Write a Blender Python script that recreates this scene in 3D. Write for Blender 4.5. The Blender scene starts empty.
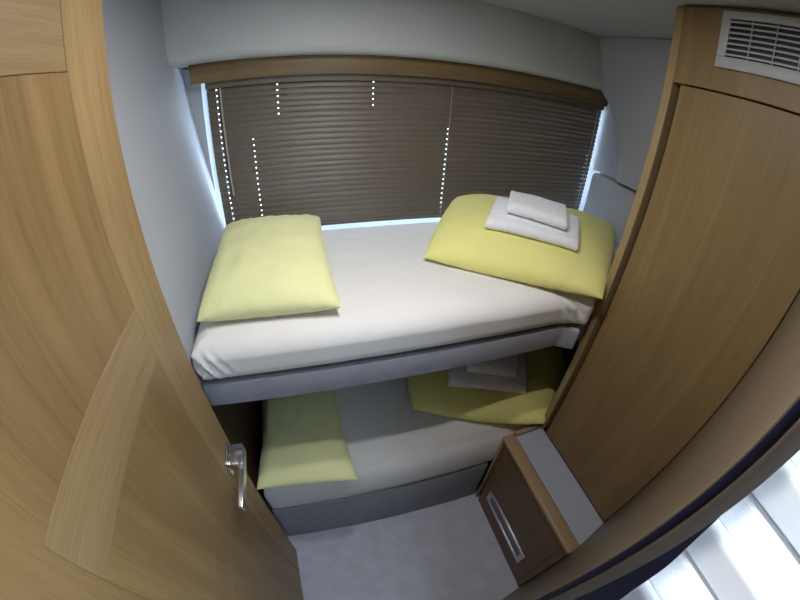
import bpy, bmesh, math, random
from mathutils import Vector, Matrix, noise
from mathutils.bvhtree import BVHTree
random.seed(7)
S = bpy.context.scene
COL = S.collection

# ------------------------------------------------------------------ materials
def new_mat(name):
    m = bpy.data.materials.new(name); m.use_nodes = True
    nt = m.node_tree
    return m, nt, nt.nodes['Principled BSDF']

def mapping(nt, scale):
    tc = nt.nodes.new('ShaderNodeTexCoord'); mp = nt.nodes.new('ShaderNodeMapping')
    mp.inputs['Scale'].default_value = scale
    nt.links.new(tc.outputs['Object'], mp.inputs['Vector'])
    return mp

def ntex(nt, vec, scale, detail=4, rough=.55, dist=0):
    n = nt.nodes.new('ShaderNodeTexNoise')
    n.inputs['Scale'].default_value = scale; n.inputs['Detail'].default_value = detail
    n.inputs['Roughness'].default_value = rough; n.inputs['Distortion'].default_value = dist
    nt.links.new(vec.outputs[0], n.inputs['Vector'])
    return n

def ramp(nt, src, stops):
    r = nt.nodes.new('ShaderNodeValToRGB')
    while len(r.color_ramp.elements) < len(stops): r.color_ramp.elements.new(.5)
    for e, (p, c) in zip(r.color_ramp.elements, stops):
        e.position = p; e.color = (*c, 1)
    nt.links.new(src, r.inputs['Fac'])
    return r

def bump(nt, b, src, strength, dist=.002):
    bp = nt.nodes.new('ShaderNodeBump'); bp.inputs['Strength'].default_value = strength
    bp.inputs['Distance'].default_value = dist
    nt.links.new(src, bp.inputs['Height']); nt.links.new(bp.outputs[0], b.inputs['Normal'])

def mixc(nt, fac, a, b, mode='MIX', f=None):
    m = nt.nodes.new('ShaderNodeMix'); m.data_type = 'RGBA'; m.blend_type = mode
    if fac is not None: nt.links.new(fac, m.inputs['Factor'])
    else: m.inputs['Factor'].default_value = f
    nt.links.new(a, m.inputs['A']); nt.links.new(b, m.inputs['B'])
    return m.outputs['Result']

def wood(name, dark, light, axis='z', rough=.42, figure=1.0):
    m, nt, b = new_mat(name)
    ax = 'xyz'.index(axis)
    def sc(across, along): v = [across]*3; v[ax] = along; return tuple(v)
    fig = ntex(nt, mapping(nt, sc(16, .9)), 1.0, 4, .55, .8)
    fib = ntex(nt, mapping(nt, sc(120, 3.0)), 1.0, 5, .65, .2)
    por = ntex(nt, mapping(nt, sc(520, 16)), 1.0, 3, .6)
    mid = tuple((d+l)/2 for d, l in zip(dark, light))
    r1 = ramp(nt, fig.outputs['Fac'], [(.3, tuple(d*.5+mm*.5 for d, mm in zip(dark, mid))), (.5, mid), (.7, light)])
    r2 = ramp(nt, fib.outputs['Fac'], [(.3, (.74,.72,.68)), (.55, (1,1,1)), (.8, (1.06,1.05,1.04))])
    c = mixc(nt, None, r1.outputs['Color'], r2.outputs['Color'], 'MULTIPLY', .6*figure)
    r3 = ramp(nt, por.outputs['Fac'], [(.32, (.62,.57,.5)), (.46, (1,1,1)), (1, (1,1,1))])
    c = mixc(nt, None, c, r3.outputs['Color'], 'MULTIPLY', .45)
    nt.links.new(c, b.inputs['Base Color'])
    b.inputs['Roughness'].default_value = rough
    b.inputs['Specular IOR Level'].default_value = .35
    bump(nt, b, por.outputs['Fac'], .12, .0006)
    return m

def plain(name, col, rough=.6, metal=0, nscale=None, namt=.08, bstr=0, bscale=None, spec=.4, sheen=0):
    m, nt, b = new_mat(name)
    mp = mapping(nt, (1,1,1))
    n = ntex(nt, mp, nscale or 12, 5)
    lo = tuple(c*(1-namt) for c in col); hi = tuple(min(1, c*(1+namt)) for c in col)
    r = ramp(nt, n.outputs['Fac'], [(.3, lo), (.7, hi)])
    nt.links.new(r.outputs['Color'], b.inputs['Base Color'])
    b.inputs['Roughness'].default_value = rough; b.inputs['Metallic'].default_value = metal
    b.inputs['Specular IOR Level'].default_value = spec
    if sheen: b.inputs['Sheen Weight'].default_value = sheen
    if bstr:
        bn = ntex(nt, mp, bscale, 3); bump(nt, b, bn.outputs['Fac'], bstr, .002)
    return m

M = {}
OAK_D, OAK_L = (.188,.114,.043), (.30,.195,.083)
M['oak_v'] = wood('oak_upright', OAK_D, OAK_L, 'z')
M['oak_h'] = wood('oak_along_y', (.215,.14,.064), (.33,.235,.118), 'y')
M['oak_x'] = wood('oak_along_x', (.15,.098,.042), (.22,.15,.07), 'x')
M['oak_rail'] = wood('oak_rail', (.25,.163,.073), (.36,.25,.124), 'y')
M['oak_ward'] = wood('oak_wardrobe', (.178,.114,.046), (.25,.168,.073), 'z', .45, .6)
M['oak_stile_lit'] = wood('oak_stile_lit', (.24,.153,.064), (.35,.238,.11), 'z')  # lighter oak copy, carrying the light that falls on the stile
M['oak_edge'] = wood('oak_edging', (.27,.185,.09), (.37,.27,.14), 'z', .4)
M['oak_edge_y'] = wood('oak_shelf_edge', (.26,.175,.095), (.38,.27,.155), 'y', .4)
M['oak_jamb'] = wood('oak_jamb', (.13,.098,.066), (.18,.138,.097), 'z', .45)
M['oak_stop_daylit'] = wood('oak_door_stop_daylit', (.125,.10,.082), (.165,.135,.115), 'z', .45)  # greyed jamb oak; outdoor light is put into the colour
M['oak_low'] = wood('oak_low_cabinet', (.135,.082,.044), (.20,.128,.07), 'y', .45)
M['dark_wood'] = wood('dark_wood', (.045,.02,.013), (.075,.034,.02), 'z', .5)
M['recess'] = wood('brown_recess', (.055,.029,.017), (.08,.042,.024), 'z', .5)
M['wall'] = plain('padded_vinyl', (.42,.44,.49), .6, nscale=3, namt=.03, bstr=.15, bscale=260)
M['ceiling'] = plain('ceiling_vinyl', (.45,.45,.46), .6, nscale=3, namt=.03, bstr=.1, bscale=260)
M['valance'] = plain('valance_vinyl', (.50,.51,.505), .55, nscale=3, namt=.03, bstr=.1, bscale=260)
M['carpet'] = plain('grey_carpet', (.52,.53,.60), .95, nscale=14, namt=.09, bstr=.6, bscale=420, spec=.1)
M['base'] = plain('grey_upholstery', (.32,.32,.365), .8, nscale=30, namt=.05, bstr=.25, bscale=500, spec=.2)
M['base_dark'] = plain('dark_grey_fabric', (.09,.088,.095), .9, nscale=40, namt=.08)
M['sheet'] = plain('cream_sheet', (.73,.71,.695), .85, nscale=5, namt=.025, bstr=.12, bscale=30, spec=.2, sheen=.1)
M['sheet_low_lit'] = plain('cream_sheet_lower_lit', (.76,.74,.72), .85, nscale=5, namt=.025, bstr=.12, bscale=30, spec=.2, sheen=.1)  # same sheet, painted lighter in place of light missing on the lower bunk
M['yellow'] = plain('yellow_cotton', (.76,.73,.27), .8, nscale=6, namt=.03, bstr=.22, bscale=26, spec=.2, sheen=.1)
M['yellow_pale'] = plain('pale_yellow_cotton', (.72,.72,.38), .8, nscale=6, namt=.03, bstr=.18, bscale=26, spec=.2, sheen=.1)
M['towel'] = plain('white_terry', (.80,.815,.86), .95, nscale=60, namt=.05, bstr=.7, bscale=420, spec=.1, sheen=.3)
M['slat'] = plain('brown_slat', (.14,.112,.084), .42, nscale=10, namt=.06, spec=.5)
M['cord'] = plain('pale_cord', (.42,.40,.38), .7)
M['chrome'] = plain('chrome', (.72,.72,.75), .12, 1, namt=.02)
M['satin'] = plain('satin_metal', (.62,.62,.66), .32, 1, namt=.02)
M['vent'] = plain('grey_plastic', (.40,.41,.42), .4, nscale=20, namt=.03)
M['black'] = plain('black_plastic', (.012,.012,.014), .5)
M['grille'] = plain('grille_dark', (.16,.18,.22), .4)
M['shelf'] = plain('grey_laminate', (.36,.385,.44), .4, nscale=20, namt=.03, spec=.5)
M['navy'] = plain('navy_rubber', (.026,.028,.088), .6, nscale=30, namt=.1)
M['gelcoat'] = plain('white_gelcoat', (.80,.81,.84), .3, nscale=6, namt=.02, spec=.5)
M['nonskid'] = plain('nonskid_gelcoat', (.66,.68,.73), .7, nscale=160, namt=.12, bstr=1.0, bscale=150)
M['frame'] = plain('window_frame', (.55,.57,.60), .4)
def glass():
    m, nt, b = new_mat('window_glass')
    b.inputs['Base Color'].default_value = (.9,.96,1,1); b.inputs['Roughness'].default_value = 0
    b.inputs['Transmission Weight'].default_value = 1; b.inputs['IOR'].default_value = 1.02
    return m
M['glass'] = glass()

# ------------------------------------------------------------------ helpers
def root(name, label, cat, loc=(0,0,0), group=None):
    o = bpy.data.objects.new(name, None); COL.objects.link(o)
    o.location = loc; o.empty_display_size = .1
    tag(o, label, cat, group); return o

def tag(o, label, cat, group=None):
    o['label'] = label; o['category'] = cat
    if group: o['group'] = group
    return o

def obj(name, bm, mat, parent=None, smooth=None, origin=None):
    """link a bmesh (built in world coordinates) as one mesh object"""
    bmesh.ops.recalc_face_normals(bm, faces=bm.faces)
    off = Vector((0,0,0))
    p = parent
    while p is not None: off += p.location; p = p.parent
    loc = Vector((0,0,0))
    if parent is None and origin is not None: loc = Vector(origin)
    bm.transform(Matrix.Translation(-(off+loc)))
    me = bpy.data.meshes.new(name); bm.to_mesh(me); bm.free()
    mats = mat if isinstance(mat, (list, tuple)) else [mat]
    for x in mats: me.materials.append(x)
    if smooth is not None:
        me.shade_smooth()
        if smooth < 180: me.set_sharp_from_angle(angle=math.radians(smooth))
    o = bpy.data.objects.new(name, me); COL.objects.link(o)
    o.location = loc
    if parent: o.parent = parent
    return o

def struct(name, bm, mat, parent=None, smooth=None):
    o = obj(name, bm, mat, parent, smooth)
    if parent is None: o['kind'] = 'structure'
    return o

def box(bm, x0, x1, y0, y1, z0, z1, bev=0, seg=2):
    t = bmesh.new()
    bmesh.ops.create_cube(t, size=1)
    for v in t.verts:
        v.co = Vector((x0+(x1-x0)*(v.co.x+.5), y0+(y1-y0)*(v.co.y+.5), z0+(z1-z0)*(v.co.z+.5)))
    if bev: bmesh.ops.bevel(t, geom=t.edges[:], offset=bev, segments=seg, affect='EDGES', profile=.5)
    merge(bm, t); return bm

def B(x0, x1, y0, y1, z0, z1, bev=0, seg=2):
    return box(bmesh.new(), x0, x1, y0, y1, z0, z1, bev, seg)

def merge(bm, t):
    m = {}
    for v in t.verts: m[v] = bm.verts.new(v.co)
    for f in t.faces:
        nf = bm.faces.new([m[v] for v in f.verts]); nf.smooth = f.smooth; nf.material_index = f.material_index
    t.free()

def prism(pts, vec, bev=0, seg=2):
    """polygon (3-D points) swept along vec"""
    bm = bmesh.new(); vec = Vector(vec)
    a = [bm.verts.new(p) for p in pts]; b = [bm.verts.new(Vector(p)+vec) for p in pts]
    n = len(pts)
    bm.faces.new(a); bm.faces.new(b[::-1])
    for i in range(n): bm.faces.new((a[i], b[i], b[(i+1) % n], a[(i+1) % n]))
    bmesh.ops.recalc_face_normals(bm, faces=bm.faces)
    if bev: bmesh.ops.bevel(bm, geom=bm.edges[:], offset=bev, segments=seg, affect='EDGES', profile=.5)
    return bm

def tube(bm, pts, r, n=8):
    rings = []
    pts = [Vector(p) for p in pts]
    for i, p in enumerate(pts):
        d = (pts[min(i+1, len(pts)-1)]-pts[max(i-1, 0)]).normalized()
        a = d.orthogonal().normalized(); c = d.cross(a)
        rings.append([bm.verts.new(p+r*(math.cos(2*math.pi*k/n)*a+math.sin(2*math.pi*k/n)*c)) for k in range(n)])
    for i in range(len(rings)-1):
        for k in range(n):
            bm.faces.new((rings[i][k], rings[i][(k+1) % n], rings[i+1][(k+1) % n], rings[i+1][k]))
    bm.faces.new(rings[0][::-1]); bm.faces.new(rings[-1])
    return bm

def poly_points(poly, rad, step):
    """round the corners of a 2-D polygon and resample"""
    out = []; n = len(poly)
    P = [Vector(p) for p in poly]
    for i in range(n):
        a, p, c = P[i-1], P[i], P[(i+1) % n]
        r = min(rad, (a-p).length*.45, (c-p).length*.45)
        s = p+(a-p).normalized()*r; e = p+(c-p).normalized()*r
        for k in range(7):
            t = k/6; out.append((1-t)**2*s+2*t*(1-t)*p+t*t*e)
    res = []
    for i in range(len(out)):
        a, b = out[i], out[(i+1) % len(out)]
        k = max(1, int((b-a).length/step))
        for j in range(k): res.append(a+(b-a)*j/k)
    return res

def cushion(poly, z0, z1, crad, prof, crown=0, wrinkles=()):
    """soft slab: plan polygon poly (anticlockwise), prof = [(inset, height fraction)]"""
    pts = poly_points(poly, crad, .006)
    n = len(pts)
    nor = []
    for i in range(n):
        d = (pts[(i+1) % n]-pts[i-1]).normalized(); nor.append(Vector((d.y, -d.x)))
    fr = []
    for p in poly:
        if fr and p[0] <= fr[-1][0]: break
        fr.append(p)
    xa, xb, yb = min(p[0] for p in poly), max(p[0] for p in poly), max(p[1] for p in poly)
    def front(x):
        for (x0, y0), (x1, y1) in zip(fr, fr[1:]):
            if x <= x1: return y0+(y1-y0)*max(0, x-x0)/(x1-x0)
        return fr[-1][1]
    bm = bmesh.new(); rings = []
    for ins, f in prof:
        ring = []
        for p, q in zip(pts, nor):
            e = max(ins, 0); z = z0+(z1-z0)*f
            x = min(max(p.x, xa+e), xb-e); y = min(max(p.y, front(x)+e), yb-e)
            for (wx, wy, wz, rad, amp, freq, dx, dy) in wrinkles:
                g = math.exp(-((x-wx)**2+(y-wy)**2+(z-wz)**2)/rad**2)
                if g > .02:
                    w = amp*g*math.sin(freq*((x-wx)*dx+(y-wy)*dy+(z-wz)*.55))
                    x += q.x*w; y += q.y*w; z += w*.6
            z += .0015*noise.noise(Vector((x*9, y*9, z*9)))
            ring.append(bm.verts.new((x, y, z)))
        rings.append(ring)
    for a, b in zip(rings, rings[1:]):
        for i in range(n): bm.faces.new((a[i], a[(i+1) % n], b[(i+1) % n], b[i]))
    bm.faces.new(rings[0][::-1])
    # top: grid by shrinking towards a centre line
    cur = rings[-1]; cx = sum(v.co.x for v in cur)/n; cy = sum(v.co.y for v in cur)/n
    for s in (.9, .7, .45, .2):
        ring = []
        for v in rings[-1]:
            x = cx+(v.co.x-cx)*s; y = cy+(v.co.y-cy)*s
            ring.append(bm.verts.new((x, y, v.co.z+crown*(1-s*s)+.002*noise.noise(Vector((x*6, y*6, 1))))))
        for i in range(n): bm.faces.new((cur[i], cur[(i+1) % n], ring[(i+1) % n], ring[i]))
        cur = ring
    bm.faces.new(cur)
    return bm
PROF = [(.035,0),(.02,.02),(.006,.09),(.0,.25),(-.003,.45),(.0,.62),(.007,.76),(.02,.88),(.038,.96),(.06,1.0)]
def finer(prof, k=4):
    out = []; n = len(prof)
    for i in range(n-1):
        p = [Vector(prof[max(0, i-1)]), Vector(prof[i]), Vector(prof[i+1]), Vector(prof[min(n-1, i+2)])]
        for j in range(k):
            t = j/k
            q = .5*(2*p[1]+(p[2]-p[0])*t+(2*p[0]-5*p[1]+4*p[2]-p[3])*t*t+(3*p[1]-p[0]-3*p[2]+p[3])*t**3)
            out.append((q.x, q.y))
    return out+[prof[-1]]

def bvh(o):
    bm = bmesh.new(); bm.from_mesh(o.data)
    off = Vector((0,0,0)); p = o
    while p is not None: off += p.location; p = p.parent
    bm.transform(Matrix.Translation(off)); t = BVHTree.FromBMesh(bm); bm.free(); return t
def top_at(trees, x, y, d=0):
    best = d
    for t in trees:
        h = t.ray_cast(Vector((x, y, 3)), Vector((0,0,-1)))
        if h[0] is not None: best = max(best, h[0].z)
    return best

# ------------------------------------------------------------------ the setting
struct('floor', B(-.75, 1.75, -.80, 1.45, -.05, 0), M['carpet'])
struct('ceiling', B(-.75, 1.45, -.16, 1.5, 2.075, 2.11), M['ceiling'])

def wall_left():
    bm = bmesh.new()
    rows = []
    for z, xo in ((0,0),(1.25,0),(1.45,-.030),(1.65,-.062),(1.86,-.096),(2.075,-.115)):
        x = -.304+xo*.85
        rows.append([bm.verts.new(c) for c in ((min(-.33,x-.02),-.13,z), (min(-.33,x-.02),.562,z), (x,.566,z), (x,1.5,z), (-.47,1.5,z), (-.47,-.13,z))])
    for a, b in zip(rows, rows[1:]):
        for i in range(6): bm.faces.new((a[i], a[(i+1) % 6], b[(i+1) % 6], b[i]))
    bm.faces.new(rows[0]); bm.faces.new(rows[-1])
    return bm
struct('wall_left', wall_left(), M['wall'])
tl = struct('trim_1', B(-.304, -.300, .57, 1.233, .3, 1.04, .001), M['dark_wood'])

bm = bmesh.new()
box(bm, -.30, 1.45, 1.235, 1.50, 0, 1.196, .004); box(bm, -.45, 1.45, 1.41, 1.50, 1.81, 2.075)
box(bm, -.45, -.322, 1.335, 1.50, 1.196, 1.845); box(bm, 1.44, 1.49, 1.41, 1.50, 1.196, 2.075)
struct('wall_back', bm, M['wall'])

w = bpy.data.objects.new('window_1', None); COL.objects.link(w); w.location = (.51, 1.44, 1.196); w['kind'] = 'structure'
bm = bmesh.new()
for a in ((-.32,1.44,1.196,1.215),(-.32,1.44,1.79,1.81),(-.32,-.30,1.215,1.79),(1.42,1.44,1.215,1.79)):
    box(bm, a[0], a[1], 1.425, 1.455, a[2], a[3], .003)
obj('window_frame', bm, M['frame'], w)
obj('pane', B(-.30, 1.42, 1.438, 1.442, 1.215, 1.79), M['glass'], w)

# right hull wall: flat liner, padded upper panel with a curved front edge, padded lower panel
struct('wall_right', box(box(B(1.385, 1.45, .128, 1.235, 0, 2.075), 1.445, 1.49, 1.235, 1.41, 0, 1.47), 1.385, 1.49, 1.235, 1.41, 1.47, 2.075), M['wall'])
def edge_curve():
    pts = [(1.262,2.075),(1.245,2.0),(1.228,1.92),(1.214,1.86),(1.20,1.836),(1.172,1.812),(1.135,1.782),(1.105,1.75),(1.072,1.705),(1.048,1.66),
           (1.034,1.61),(1.024,1.56),(1.020,1.51),(1.020,1.488)]
    return pts
def panel_upper():
    e = edge_curve()
    pts = [(1.25-.06*max(0, (z-1.85)/.22), y, z) for y, z in e]+[(1.25,.55,1.478),(1.19,.55,2.075)]
    bm = bmesh.new()
    a = [bm.verts.new(p) for p in pts]; b = [bm.verts.new((1.39, p[1], p[2])) for p in pts]
    bm.faces.new(a); bm.faces.new(b[::-1]); n = len(pts)
    for i in range(n): bm.faces.new((a[i], b[i], b[(i+1) % n], a[(i+1) % n]))
    bmesh.ops.recalc_face_normals(bm, faces=bm.faces)
    rim = [x for x in bm.edges if x.verts[0] in a and x.verts[1] in a]
    bmesh.ops.bevel(bm, geom=rim, offset=.008, segments=3, affect='EDGES', profile=.5)
    return bm
struct('trim_2', panel_upper(), M['wall'], smooth=35)
struct('trim_3', prism([(1.275,.6,1.16),(1.275,.6,1.468),(1.285,1.195,1.476),(1.285,1.195,1.16)], (.10,0,0), .018, 4), M['wall'], smooth=35)

# padded valance over the window, rounded lower lip; oak pelmet under it
def valance():
    prof = [(1.213,2.076),(1.204,1.98),(1.197,1.90),(1.197,1.878),(1.203,1.862),(1.216,1.853),(1.235,1.851),(1.30,1.851),(1.36,1.853),(1.41,1.853),(1.41,2.076)]
    bm = bmesh.new(); rows = []
    for i in range(25):
        x = -.41+1.80*i/24
        rows.append([bm.verts.new((x, y, z)) for y, z in prof])
    for a, b in zip(rows, rows[1:]):
        for k in range(len(prof)):
            j = (k+1) % len(prof); bm.faces.new((a[k], a[j], b[j], b[k]))
    bm.faces.new(rows[0]); bm.faces.new(rows[-1][::-1]); return bm
struct('trim_4', valance(), M['valance'], smooth=40)
struct('trim_5', B(-.340, 1.365, 1.262, 1.28, 1.786, 1.851, .002), M['oak_x'])

# partition at the doorway (runs obliquely), its rubber seal and stop
PA, PB = Vector((.302,.0,0)), Vector((.848,.122,0))
d = (PB-PA).normalized(); nn = Vector((d.y, -d.x, 0))
def slab(p, q, t0, t1, z0, z1, bev=.002):
    pts = [p+nn*t0, q+nn*t0, q+nn*t1, p+nn*t1]
    return prism([(v.x, v.y, z0) for v in pts], (0,0,z1-z0), bev, 2)
E_ = PB
struct('wall_front', slab(PA, E_, 0, .0022, 0, 2.075, .0008), M['oak_jamb'], smooth=40)
struct('trim_6', slab(PA+d*.0035, E_, .0023, .0125, 0, 2.075, .001), M['navy'])
struct('trim_7', slab(PA+d*-.001, E_, .0126, .031, 0, 2.075, .002), M['oak_stop_daylit'], smooth=40)
struct('wall_front_right', B(PB.x+.003, 1.45, .094, .1205, 0, 2.075), M['oak_jamb'])
HL = Vector((-.30,-.134,0))
struct('wall_front_left', slab(HL, HL-d*.5, 0, .03, 0, 2.075), M['oak_jamb'])
struct('trim_8', slab(HL, PA, 0, .03, 1.96, 2.075), M['oak_jamb'])
# navy flared trim behind the jamb
struct('trim_9', prism([(.318,-.028,1.50),(.318,-.033,1.46),(.318,-.038,1.419),(.318,-.047,1.363),(.318,-.0553,1.277),(.318,-.060,1.246),(.318,-.085,1.02),(.318,-.17,.3),(.318,-.2,0),(.318,-.028,0)], (.012,0,0)), M['navy'])
# passage outside, out of view: dark back wall set near to limit daylight
struct('wall_passage', B(-.75, -.70, -.80, -.17, 0, 2.075), M['oak_jamb'])
bm = bmesh.new()
for a in ((-.70,2.2,0,1.30),(-.70,2.2,1.72,2.11),(-.70,-.12,1.30,1.72),(.52,2.2,1.30,1.72)):
    box(bm, a[0], a[1], -.80, -.76, a[2], a[3])
struct('wall_passage_back', bm, M['oak_jamb'])
bm = bmesh.new()
for a in ((-.12,.52,1.30,1.325),(-.12,.52,1.695,1.72),(-.12,-.095,1.325,1.695),(.495,.52,1.325,1.695)):
    box(bm, a[0], a[1], -.795, -.765, a[2], a[3], .002)
w2 = struct('window_fill', bm, M['frame'])  # unseen window, added to send fill light onto the bunk fronts
obj('pane', B(-.095, .495, -.782, -.778, 1.325, 1.695), M['glass'], w2)

struct('ceiling_sky_block', B(-.75, .25, -.80, -.165, 2.075, 2.11), M['ceiling'])  # unseen cover, sized to keep sky light out of the cabin

# ------------------------------------------------------------------ cabin door (open against the left wall)
dr = bpy.data.objects.new('door_1', None); COL.objects.link(dr); dr.location = (-.279,-.125,0.006); dr['kind'] = 'structure'
XF, Y0, Y1 = -.265, -.125, .54
obj('door_core', B(-.293, XF-.003, Y0, Y1-.001, .008, 1.95), M['oak_v'], dr)
def board(name, y0, y1, z0, z1, mat, g=.0012):
    return obj(name, B(XF-.004, XF, y0+g*.5, y1-g*.5, z0+g*.5, z1-g*.5, .0007, 1), mat, dr)
board('stile', .4305, Y1, .008, 1.95, M['oak_stile_lit'])
board('rail', Y0, .4305, 1.807, 1.95, M['oak_h'])
bm = prism([(XF-.004, Y0, 1.8067), (XF-.004, .4302, 1.8067), (XF-.004, .4302, 1.4828), (XF-.004, .0910, 1.4828), (XF-.004, .0910, 1.0586), (XF-.004, Y0, 1.0586)], (.004,0,0))
obj('panel', bm, M['oak_v'], dr)
obj('rail', B(XF-.004, XF+.0009, .0913, .4300, 1.3845, 1.4822, .0009, 2), M['oak_rail'], dr)
board('panel', .0910, .4305, 1.058, 1.384, M['oak_v'], 0)
board('rail', Y0, .4305, .955, 1.058, M['oak_v'], .0006)
board('panel', Y0, .4305, .64, .955, M['oak_v'], .0006)
board('rail', Y0, .4305, .54, .64, M['oak_v'], .0006)
board('panel', Y0, .4305, .008, .54, M['oak_v'], .0006)
h = obj('door_handle', B(XF, XF+.006, .452, .520, .955, 1.012, .0015), M['chrome'], dr, 40)
obj('neck', B(XF+.006, XF+.042, .456, .517, .972, 1.003, .003), M['chrome'], h, 40)
bm = prism([(XF+.026,.516,.973),(XF+.044,.511,.973),(XF+.046,.44,.975),(XF+.044,.343,.979),(XF+.032,.342,.979),(XF+.029,.44,.975),(XF+.026,.462,.973)], (0,0,.026), .003, 2)
obj('lever', bm, M['chrome'], h, 40)

# ------------------------------------------------------------------ bunks
up = root('bunk_base', 'grey upholstered upper bunk base below the window', 'bunk', (.45,.9,1.045))
outline = [(-.302,.612),(.735,.612),(.788,.577),(.80,.612),(1.27,.612),(1.27,1.232),(-.302,1.232)]
TILT = lambda x: 0
def tilted(bm):
    for v in bm.verts: v.co.z += TILT(v.co.x)
    return bm
bm = tilted(prism([(x, y, 1.042) for x, y in outline], (0,0,.081), .006, 3))
obj('rail', bm, M['base'], up, 40)
inner = [(-.30,.624),(.74,.624),(.79,.592),(.81,.624),(1.26,.624),(1.26,1.23),(-.30,1.23)]
obj('platform', tilted(prism([(x, y, 1.1235) for x, y in inner], (0,0,.0115))), M['base_dark'], up)

mo = [(-.300,.603),(.70,.603),(.755,.592),(.80,.572),(.838,.61),(1.268,.61),(1.268,1.222),(-.300,1.222)]
wr = [(-.262,.60,1.172,.042,.0080,210,1,.3), (.735,.60,1.19,.042,.0075,230,.8,.4)]
m1 = obj('mattress', tilted(cushion(mo, 1.137, 1.25, .03, finer(PROF), .008, wr)), M['sheet'], None, 60, (.49,.91,1.137))
tag(m1, 'cream sheeted mattress on the upper bunk right below the window blind', 'mattress')

lo = root('bunk_base', 'grey upholstered lower bunk base standing on the carpet', 'bunk', (.45,.9,0))
obj('plinth', prism([(-.298,.615,0.0),(.664,.612,0.0),(.664,1.23,0.0),(-.298,1.23,0.0)], (0,0,.335), .006, 3), M['base'], lo, 40)
obj('platform', B(-.297, 1.27, .626, 1.23, .335, .352), M['base_dark'], lo)
m2 = obj('mattress', cushion([(-.297,.607),(1.27,.607),(1.27,1.222),(-.297,1.222)], .354, .585, .03,
     [(.03,0),(.015,.015),(.004,.06),(0,.2),(.002,.42),(.008,.62),(.018,.77),(.034,.89),(.055,.965),(.08,1.0)], .006), M['sheet_low_lit'], None, 60, (.49,.91,.352))
tag(m2, 'cream sheeted mattress on the lower bunk above the grey plinth', 'mattress')

# ------------------------------------------------------------------ pillows
def pillow(name, corners, h, below, base, mat, label, seed, pinch=.03, n=44, flange=.016):
    """corners FL, FR, BR, BL of the seam (x, y, z); h = crown above the seam"""
    FL, FR, BR, BL = [Vector(c) for c in corners]
    def P(u, v):
        s, t = (u+1)/2, (v+1)/2
        pu = u*(1-pinch*(1-v*v)*abs(u)); pv = v*(1-pinch*(1-u*u)*abs(v))
        s, t = (pu+1)/2, (pv+1)/2
        return FL*(1-s)*(1-t)+FR*s*(1-t)+BR*s*t+BL*(1-s)*t
    bm = bmesh.new(); top = {}; bot = {}; tl = 1 if base > 1 else 0
    for i in range(n+1):
        for j in range(n+1):
            u = math.sin(math.pi/2*(2*i/n-1)*.98)/math.sin(math.pi/2*.98); v = math.sin(math.pi/2*(2*j/n-1)*.98)/math.sin(math.pi/2*.98)
            p = P(u, v)
            f = max(0, (1-abs(u)**3.2)*(1-abs(v)**3.2))**.45
            q = Vector((u*2.6+seed, v*2.6, seed*1.7))
            edge = min(1, 3.0*(1-max(abs(u), abs(v))))
            wr = .0045*noise.noise(q*1.3)*f
            # creases running in from the seam
            cr = .0020*math.sin(26*u+6*noise.noise(q))*math.exp(-((1-abs(v))/.16)**2)*(1-u**6)+.0020*math.sin(22*v+5*noise.noise(q*1.1))*math.exp(-((1-abs(u))/.16)**2)*(1-v**6)
            fold = .004*noise.ridged_multi_fractal(q*.8, 1, 2, 3, 1, 2)*f-.004*f
            sag = -.004*(abs(u)**6)*(abs(v)**6)
            border = i in (0, n) or j in (0, n)
            zt = p.z+h*f+wr+cr*.9+fold+sag
            zb = p.z-below*f*(.9)+cr*.5+sag
            top[i, j] = bm.verts.new((p.x, p.y, max(zt, base+TILT(p.x)*tl+.006)))
            bot[i, j] = top[i, j] if border else bm.verts.new((p.x, p.y, max(min(zb, zt-.001), base+TILT(p.x)*tl+.002)))
    for i in range(n):
        for j in range(n):
            bm.faces.new((top[i,j], top[i+1,j], top[i+1,j+1], top[i,j+1]))
            f4 = [bot[i,j], bot[i,j+1], bot[i+1,j+1], bot[i+1,j]]
            try: bm.faces.new(f4)
            except ValueError: pass
    c = (FL+FR+BR+BL)/4
    o = obj(name, bm, mat, None, 70, (c.x, c.y, base))
    return tag(o, label, 'pillow')
TU, TL = 1.258, .591
p1 = pillow('pillow', [(-.272,.668,1.281),(.068,.650,1.283),(.059,1.066,1.345),(-.247,1.078,1.345)], .050, .06, TU, M['yellow_pale'],
            'pale yellow pillow at the left end of the upper bunk, with nothing on it', 1.3)
p2 = pillow('pillow', [(.344,.857,1.277),(.786,.548,1.270),(1.262,.955,1.30),(.567,1.142,1.360)], .074, .05, TU, M['yellow'],
            'yellow pillow on the upper bunk with two folded white towels on it', 4.1, -.03)
p3 = pillow('pillow', [(-.286,.578,.622),(.062,.556,.622),(.045,.99,.64),(-.228,1.0,.64)], .045, .04, TL, M['yellow_pale'],
            'yellow pillow at the left end of the lower bunk, with nothing on it', 7.7)
p4 = pillow('pillow', [(.345,.81,.615),(.835,.578,.622),(1.22,.98,.64),(.43,1.06,.64)], .075, .028, TL, M['yellow'],
            'yellow pillow on the lower bunk with two folded white towels on it', 9.2, -.10)

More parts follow.
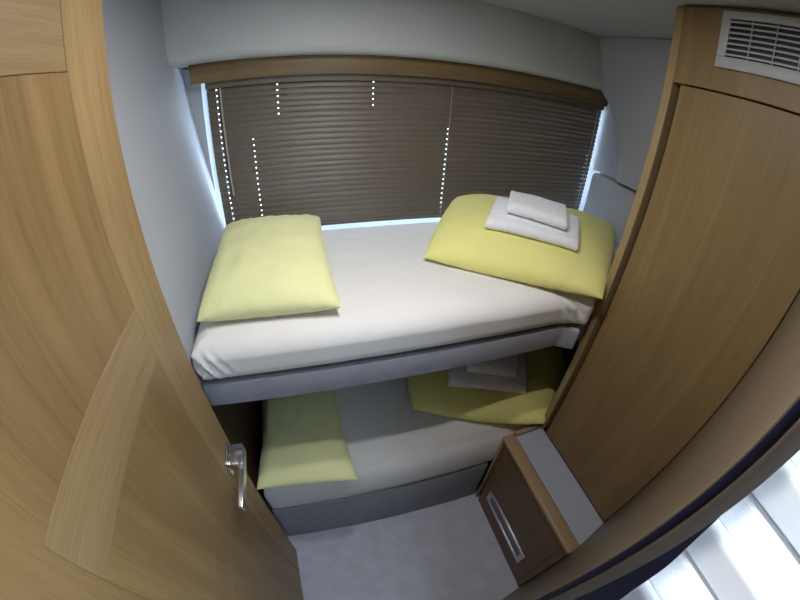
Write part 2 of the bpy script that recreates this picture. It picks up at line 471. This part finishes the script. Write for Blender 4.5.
# ------------------------------------------------------------------ folded towels
def towel(corners, layers, t, trees, gap, label, group, base, soft=.75, seed=0):
    """corners FL, FR, BR, BL in plan; a folded stack of layers, front edge a closed fold, laid over what is under it"""
    FL, FR, BR, BL = [Vector(c) for c in corners]
    H = layers*t
    # section along v (front -> back): outline of the folded stack
    nu, nv = 26, 26
    bm = bmesh.new()
    def plan(s, q): return FL*(1-s)*(1-q)+FR*s*(1-q)+BR*s*q+BL*(1-s)*q
    # support height, smoothed
    c = (FL+FR+BR+BL)/4
    G = 8; grid = {}
    for i in range(G+1):
        for j in range(G+1):
            p = plan(i/G, j/G); acc = 0
            for dx, dy in ((0,0),(.025,0),(-.025,0),(0,.025),(0,-.025)):
                acc += top_at(trees, p.x+dx*.6, p.y+dy*.6, base)
            grid[i, j] = acc/5
    def lerp(i0, f, j): return grid[i0, j]*(1-f)+grid[min(G, i0+1), j]*f
    def support(s_, q_):
        s_ = min(max(s_, 0), 1)*G; q_ = min(max(q_, 0), 1)*G
        i, j = min(G-1, int(s_)), min(G-1, int(q_)); f, g = s_-i, q_-j
        f = f*f*(3-2*f); g = g*g*(3-2*g)
        return lerp(i, f, j)*(1-g)+lerp(i, f, j+1)*g
    L1, L2 = ((FR-FL).length+(BR-BL).length)/2, ((BL-FL).length+(BR-FR).length)/2
    for L in range(layers):
        z0, z1 = L*t, (L+1)*t
        ins_back = .004+.006*((L*37+seed) % 3)/2; ins_side = .002+.003*((L*17+seed) % 3)/2
        secv = []
        r = t*.5
        for k in range(9):      # rounded front
            a = math.pi/2+math.pi*k/8
            secv.append((r+r*math.cos(a), (z0+z1)/2+r*math.sin(a)*.97))
        secv = secv[::-1]       # bottom -> top over the front
        m_ = nv
        topv = [(r+(L2-ins_back-2*r)*k/m_, z1-.0003) for k in range(1, m_+1)]
        back = [(L2-ins_back-r+r*math.cos(a), (z0+z1)/2+r*math.sin(a)*.97) for a in [math.pi/2-math.pi*k/6 for k in range(1, 6)]]
        botv = [(L2-ins_back-r-(L2-ins_back-2*r)*k/m_, z0+.0003) for k in range(0, m_)]
        sec = secv+topv+back+botv
        rings = []
        us = [0, .004, .012, .024]+[.024+(1-.048)*k/nu for k in range(1, nu)]+[1-.024, 1-.012, 1-.004, 1]
        for s in us:
            e = min(s, 1-s)
            sq = math.sqrt(max(0, 1-(1-min(1, e/.024))**2)) if e < .024 else 1
            ring = []
            for (vv, zz) in sec:
                q = vv/L2; zc = (z0+z1)/2; z = zc+(zz-zc)*(.25+.75*sq)
                ss = ins_side/L1+s*(1-2*ins_side/L1)
                p = plan(ss, q)
                zz2 = support(ss, q)+gap+z+.0025*noise.noise(Vector((p.x*14+seed, p.y*14, L*.7)))
                ring.append(bm.verts.new((p.x, p.y, zz2)))
            rings.append(ring)
        k = len(sec)
        for a, b in zip(rings, rings[1:]):
            for i in range(k): bm.faces.new((a[i], a[(i+1) % k], b[(i+1) % k], b[i]))
        bm.faces.new(rings[0]); bm.faces.new(rings[-1][::-1])
    o = obj('folded_towel', bm, M['towel'], None, 60, (c.x, c.y, base))
    return tag(o, label, 'towel', group)
V2 = lambda *a: Vector((a[0], a[1], 0))
T1, T2 = bvh(p2), bvh(p4)
b1 = towel([V2(.520,.842), V2(.770,.682), V2(.905,.840), V2(.645,.990)], 1, .034, [T1], .002,
           'larger folded white towel lying directly on the upper bunk pillow', 'towels on the upper bunk', TU, seed=1)
b2 = towel([V2(.588,.845), V2(.752,.732), V2(.835,.845), V2(.672,.962)], 1, .036, [bvh(b1)], .002,
           'smaller folded white towel on top of the larger towel, upper bunk', 'towels on the upper bunk', TU, seed=2)
c1 = towel([V2(.485,.822), V2(.782,.690), V2(.905,.90), V2(.55,.985)], 1, .036, [T2], .002,
           'larger folded white towel lying directly on the lower bunk pillow', 'towels on the lower bunk', TL, seed=3)
c2 = towel([V2(.562,.838), V2(.752,.748), V2(.845,.895), V2(.62,.975)], 1, .040, [bvh(c1)], .002,
           'smaller folded white towel on top of the larger towel, lower bunk', 'towels on the lower bunk', TL, seed=4)

# ------------------------------------------------------------------ venetian blind
bl = root('venetian_blind', 'closed brown venetian blind hanging across the cabin window', 'blind', (.53,1.3,1.22))
BX0, BX1, YB = -.297, 1.372, 1.30
obj('head_rail', B(BX0, BX1, YB-.014, YB+.016, 1.764, 1.79, .002), M['slat'], bl)
NS = 26; zt, zb = 1.757, 1.243
pitch = (zt-zb)/(NS-1)
cords = [(-.262, 0, NS), (-.150, 9, NS), (-.055, 0, 6), (.277, 0, 5), (.575, 8, NS), (1.335, 11, NS), (BX1-.012, 14, NS)]
bm = bmesh.new()
for s in range(NS):
    zc = zt-pitch*s
    tilt = math.radians(69+1.2*math.sin(s*2.1))
    hw = .0125
    holes = [c-.0016 for c, a, b_ in cords if a <= s < b_]
    xs = [BX0+.002, BX1-.002]
    for c in holes: xs += [c, c+.0036]
    xs += [BX0+.002+(BX1-BX0-.004)*k/14 for k in range(1, 14)]
    xs = sorted(set(round(x, 4) for x in xs))
    sec = []
    for k in range(7):
        a = -1+2*k/6
        u = a*hw; v = .0022*(1-a*a)
        # top edge leans to the window, convex face to the room
        sec.append((YB+u*math.cos(tilt)-v*math.sin(tilt), zc+u*math.sin(tilt)+v*math.cos(tilt)*.3))
    cols = []
    for x in xs:
        sg = .0009*math.sin(x*9+s*1.7)
        cols.append([bm.verts.new((x, y, z+sg)) for y, z in sec])
    for i in range(len(xs)-1):
        mid = (xs[i]+xs[i+1])/2
        hole = any(c-.0005 < mid < c+.0041 for c in holes) and xs[i+1]-xs[i] < .006
        for k in range(6):
            if hole and k in (3,): continue
            bm.faces.new((cols[i][k], cols[i+1][k], cols[i+1][k+1], cols[i][k+1]))
sl = obj('slats', bm, M['slat'], bl, 60)
obj('bottom_rail', B(BX0, BX1, YB-.011, YB+.011, 1.2205, 1.2325, .003), M['slat'], bl, 40)
for c, a, b_ in cords:
    if b_ == NS and c < BX1-.03 and c not in (-.150,):
        t = bmesh.new(); tube(t, [(c, YB-.0125, 1.766), (c, YB-.0125, 1.5), (c, YB-.0125, 1.235)], .0011, 6)
        obj('cord', t, M['cord'], bl, 60)
t = bmesh.new(); tube(t, [(-.246, YB-.019, 1.764), (-.244, YB-.02, 1.55), (-.243, YB-.018, 1.38)], .003, 8)
obj('tilt_wand', t, M['cord'], bl, 60)

# ------------------------------------------------------------------ wardrobe with air vent in its header
wd = root('wardrobe', 'tall oak wardrobe on the right with a recessed door', 'wardrobe', (1.1,.36,.572))
obj('side_panel', B(.845, 1.36, .579, .6055, .575, 2.067, .0035, 3), M['oak_edge'], wd, 40)
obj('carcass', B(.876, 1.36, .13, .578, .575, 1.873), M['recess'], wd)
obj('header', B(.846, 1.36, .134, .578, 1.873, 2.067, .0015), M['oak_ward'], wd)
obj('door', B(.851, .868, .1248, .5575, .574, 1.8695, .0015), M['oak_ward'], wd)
# vent
vt = root('air_vent', 'grey slatted air vent set high in the wardrobe header', 'vent', (.84,.32,1.93))
vy0, vy1, vz0, vz1 = .14, .471, 1.926, 2.058
iy0, iy1, iz0, iz1 = .158, .449, 1.952, 2.04
bm = bmesh.new()
for a in ((vy0,vy1,vz0,iz0),(vy0,vy1,iz1,vz1),(vy0,iy0,iz0,iz1),(iy1,vy1,iz0,iz1)):
    box(bm, .838, .846, a[0], a[1], a[2], a[3], .0015)
obj('vent_frame', bm, M['vent'], vt, 40)
obj('duct', B(.8455, .8465, iy0, iy1, iz0, iz1), M['black'], vt)
for k in range(7):
    z = iz0+(iz1-iz0)*(k+.5)/7
    obj('slat', prism([(.8390,iy0,z-.0030),(.8390,iy0,z+.0010),(.8450,iy0,z+.0035),(.8450,iy0,z+.0015)], (0,iy1-iy0,0)), M['vent'], vt)
for y in (.395,.338,.281,.224):
    obj('mullion', B(.8383, .845, y-.001, y+.001, iz0, iz1), M['vent'], vt)

# ------------------------------------------------------------------ low cabinet with shelf top
cb = root('low_cabinet', 'low oak cabinet with a grey shelf top beside the lower bunk', 'cabinet', (1.0,.35,0))
obj('end_panel', B(.666, 1.36, .590, .605, 0, .552, .003), M['oak_edge'], cb, 40)
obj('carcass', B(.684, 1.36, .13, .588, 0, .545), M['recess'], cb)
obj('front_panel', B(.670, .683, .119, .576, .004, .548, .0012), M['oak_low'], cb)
obj('filler', B(.669, .684, .0865, .1175, .0, .548, .0012), M['oak_low'], cb)
obj('shelf_edge', B(.662, .716, .0835, .606, .548, .574, .008, 4), M['oak_edge_y'], cb, 40)
obj('shelf_top', B(.716, .8495, .094, .586, .552, .5715, .0005), M['shelf'], cb)
obj('back_edge', B(.716, .845, .5865, .6055, .552, .588, .003), M['oak_edge_y'], cb, 40)
gr = obj('grille_frame', (lambda bm: [box(bm, .6645, .6705, *a, .001) for a in ((.18,.53,.122,.144),(.18,.53,.199,.221),(.18,.205,.144,.199),(.505,.53,.144,.199))] and bm)(bmesh.new()), M['satin'], cb, 40)
gr['label'] = 'brushed metal grille frame'
obj('grille_backing', B(.6685, .6695, .197, .513, .138, .205), M['grille'], gr)
bm = bmesh.new()
for k in range(5):
    z = .138+.067*(k+.5)/5; box(bm, .6665, .6686, .197, .513, z-.0025, z+.0025)
obj('grille_bars', bm, M['grille'], gr)

# ------------------------------------------------------------------ steps outside the doorway
st = root('companionway_steps', 'white moulded steps with non-slip treads seen past the door jamb', 'steps', (.9,-.6,0))
nos = [(.385,.29),(.575,.49),(.765,.69),(.955,.89),(1.145,1.09),(1.335,1.29),(1.525,1.49)]
for k, (x, z) in enumerate(nos):
    bm = bmesh.new()
    prof = []
    zb_ = z-.2 if k else .02
    prof += [(x+.05,zb_-.02),(x+.05,zb_+.02),(x+.03,zb_+.028),(x+.008,zb_+.034),(x,zb_+.06)]
    prof += [(x-.004,zb_+.12)]
    R = .035
    for i in range(9):
        a = math.pi-math.pi/2*i/8
        prof.append((x-.004+R+R*math.cos(a), z-R+R*math.sin(a)))
    prof += [(x+.235,z),(x+.235,zb_-.02)]
    bm = prism([(px, -.05, pz) for px, pz in prof], (0,-.70,0))
    s_ = obj('step', bm, M['gelcoat'], st, 40)
    obj('tread_pad', B(x+.032, x+.182, -.745, -.055, z-.001, z+.0025, .001), M['nonskid'], s_)

# ------------------------------------------------------------------ light
def lamp(name, kind, loc, power, col, size=.1, target=None, shape='DISK', spot=None):
    l = bpy.data.lights.new(name, kind); l.energy = power; l.color = col
    if kind == 'AREA': l.shape = shape; l.size = size
    else: l.shadow_soft_size = size
    if spot: l.spot_size = math.radians(spot[0]); l.spot_blend = spot[1]
    o = bpy.data.objects.new(name, l); COL.objects.link(o); o.location = loc
    t = Vector(target) if target else Vector(loc)-Vector((0,0,1))
    o.rotation_euler = (t-Vector(loc)).to_track_quat('-Z', 'Y').to_euler()
    return o
lamp('ceiling_downlight', 'AREA', (.14,.56,2.065), 3.5, (1,.985,.985), .03)
lamp('ceiling_downlight', 'AREA', (.22,.36,2.065), 3.5, (1,.985,.985), .03)  # extra lamp, added to brighten the floor and lower bunk front

sun = lamp('sun', 'SUN', (0,-.5,4), 3.6, (1,.99,.97), .02, (.8,-.5,2))
sun.data.angle = math.radians(3)
wld = bpy.data.worlds.new('sky'); S.world = wld; wld.use_nodes = True
nt = wld.node_tree; bg = nt.nodes['Background']
bg.inputs['Color'].default_value = (.68,.84,1.0,1); bg.inputs['Strength'].default_value = 7.0

# ------------------------------------------------------------------ camera (wide action-camera lens)
cam = bpy.data.cameras.new('camera'); co = bpy.data.objects.new('camera', cam); COL.objects.link(co)
cam.type = 'PANO'
cam.panorama_type = 'FISHEYE_LENS_POLYNOMIAL'
cam.sensor_fit = 'HORIZONTAL'; cam.sensor_width = 36; cam.sensor_height = 27
cam.fisheye_fov = math.radians(220)
cam.fisheye_polynomial_k0 = 0
cam.fisheye_polynomial_k1 = -0.06397346549858815
cam.fisheye_polynomial_k2 = -4.770719234995369e-06
cam.fisheye_polynomial_k3 = 1.779413757984234e-05
cam.fisheye_polynomial_k4 = -2.5974010174430724e-07
cam.clip_start = .01
R = Matrix(((0.9598910413047618,0.12144293646171717,-0.2527069488684777),(-0.2766751526306685,0.5561992837390826,-0.7836409998748967),(0.04538775979993272,0.8221277090280359,0.5674909526227329)))
co.matrix_world = Matrix.Translation((0,0,1.75)) @ R.to_4x4()
S.camera = co
S.view_settings.view_transform = 'Standard'; S.view_settings.look = 'None'
S.view_settings.exposure = 0; S.view_settings.gamma = 1
S.view_settings.use_curve_mapping = False
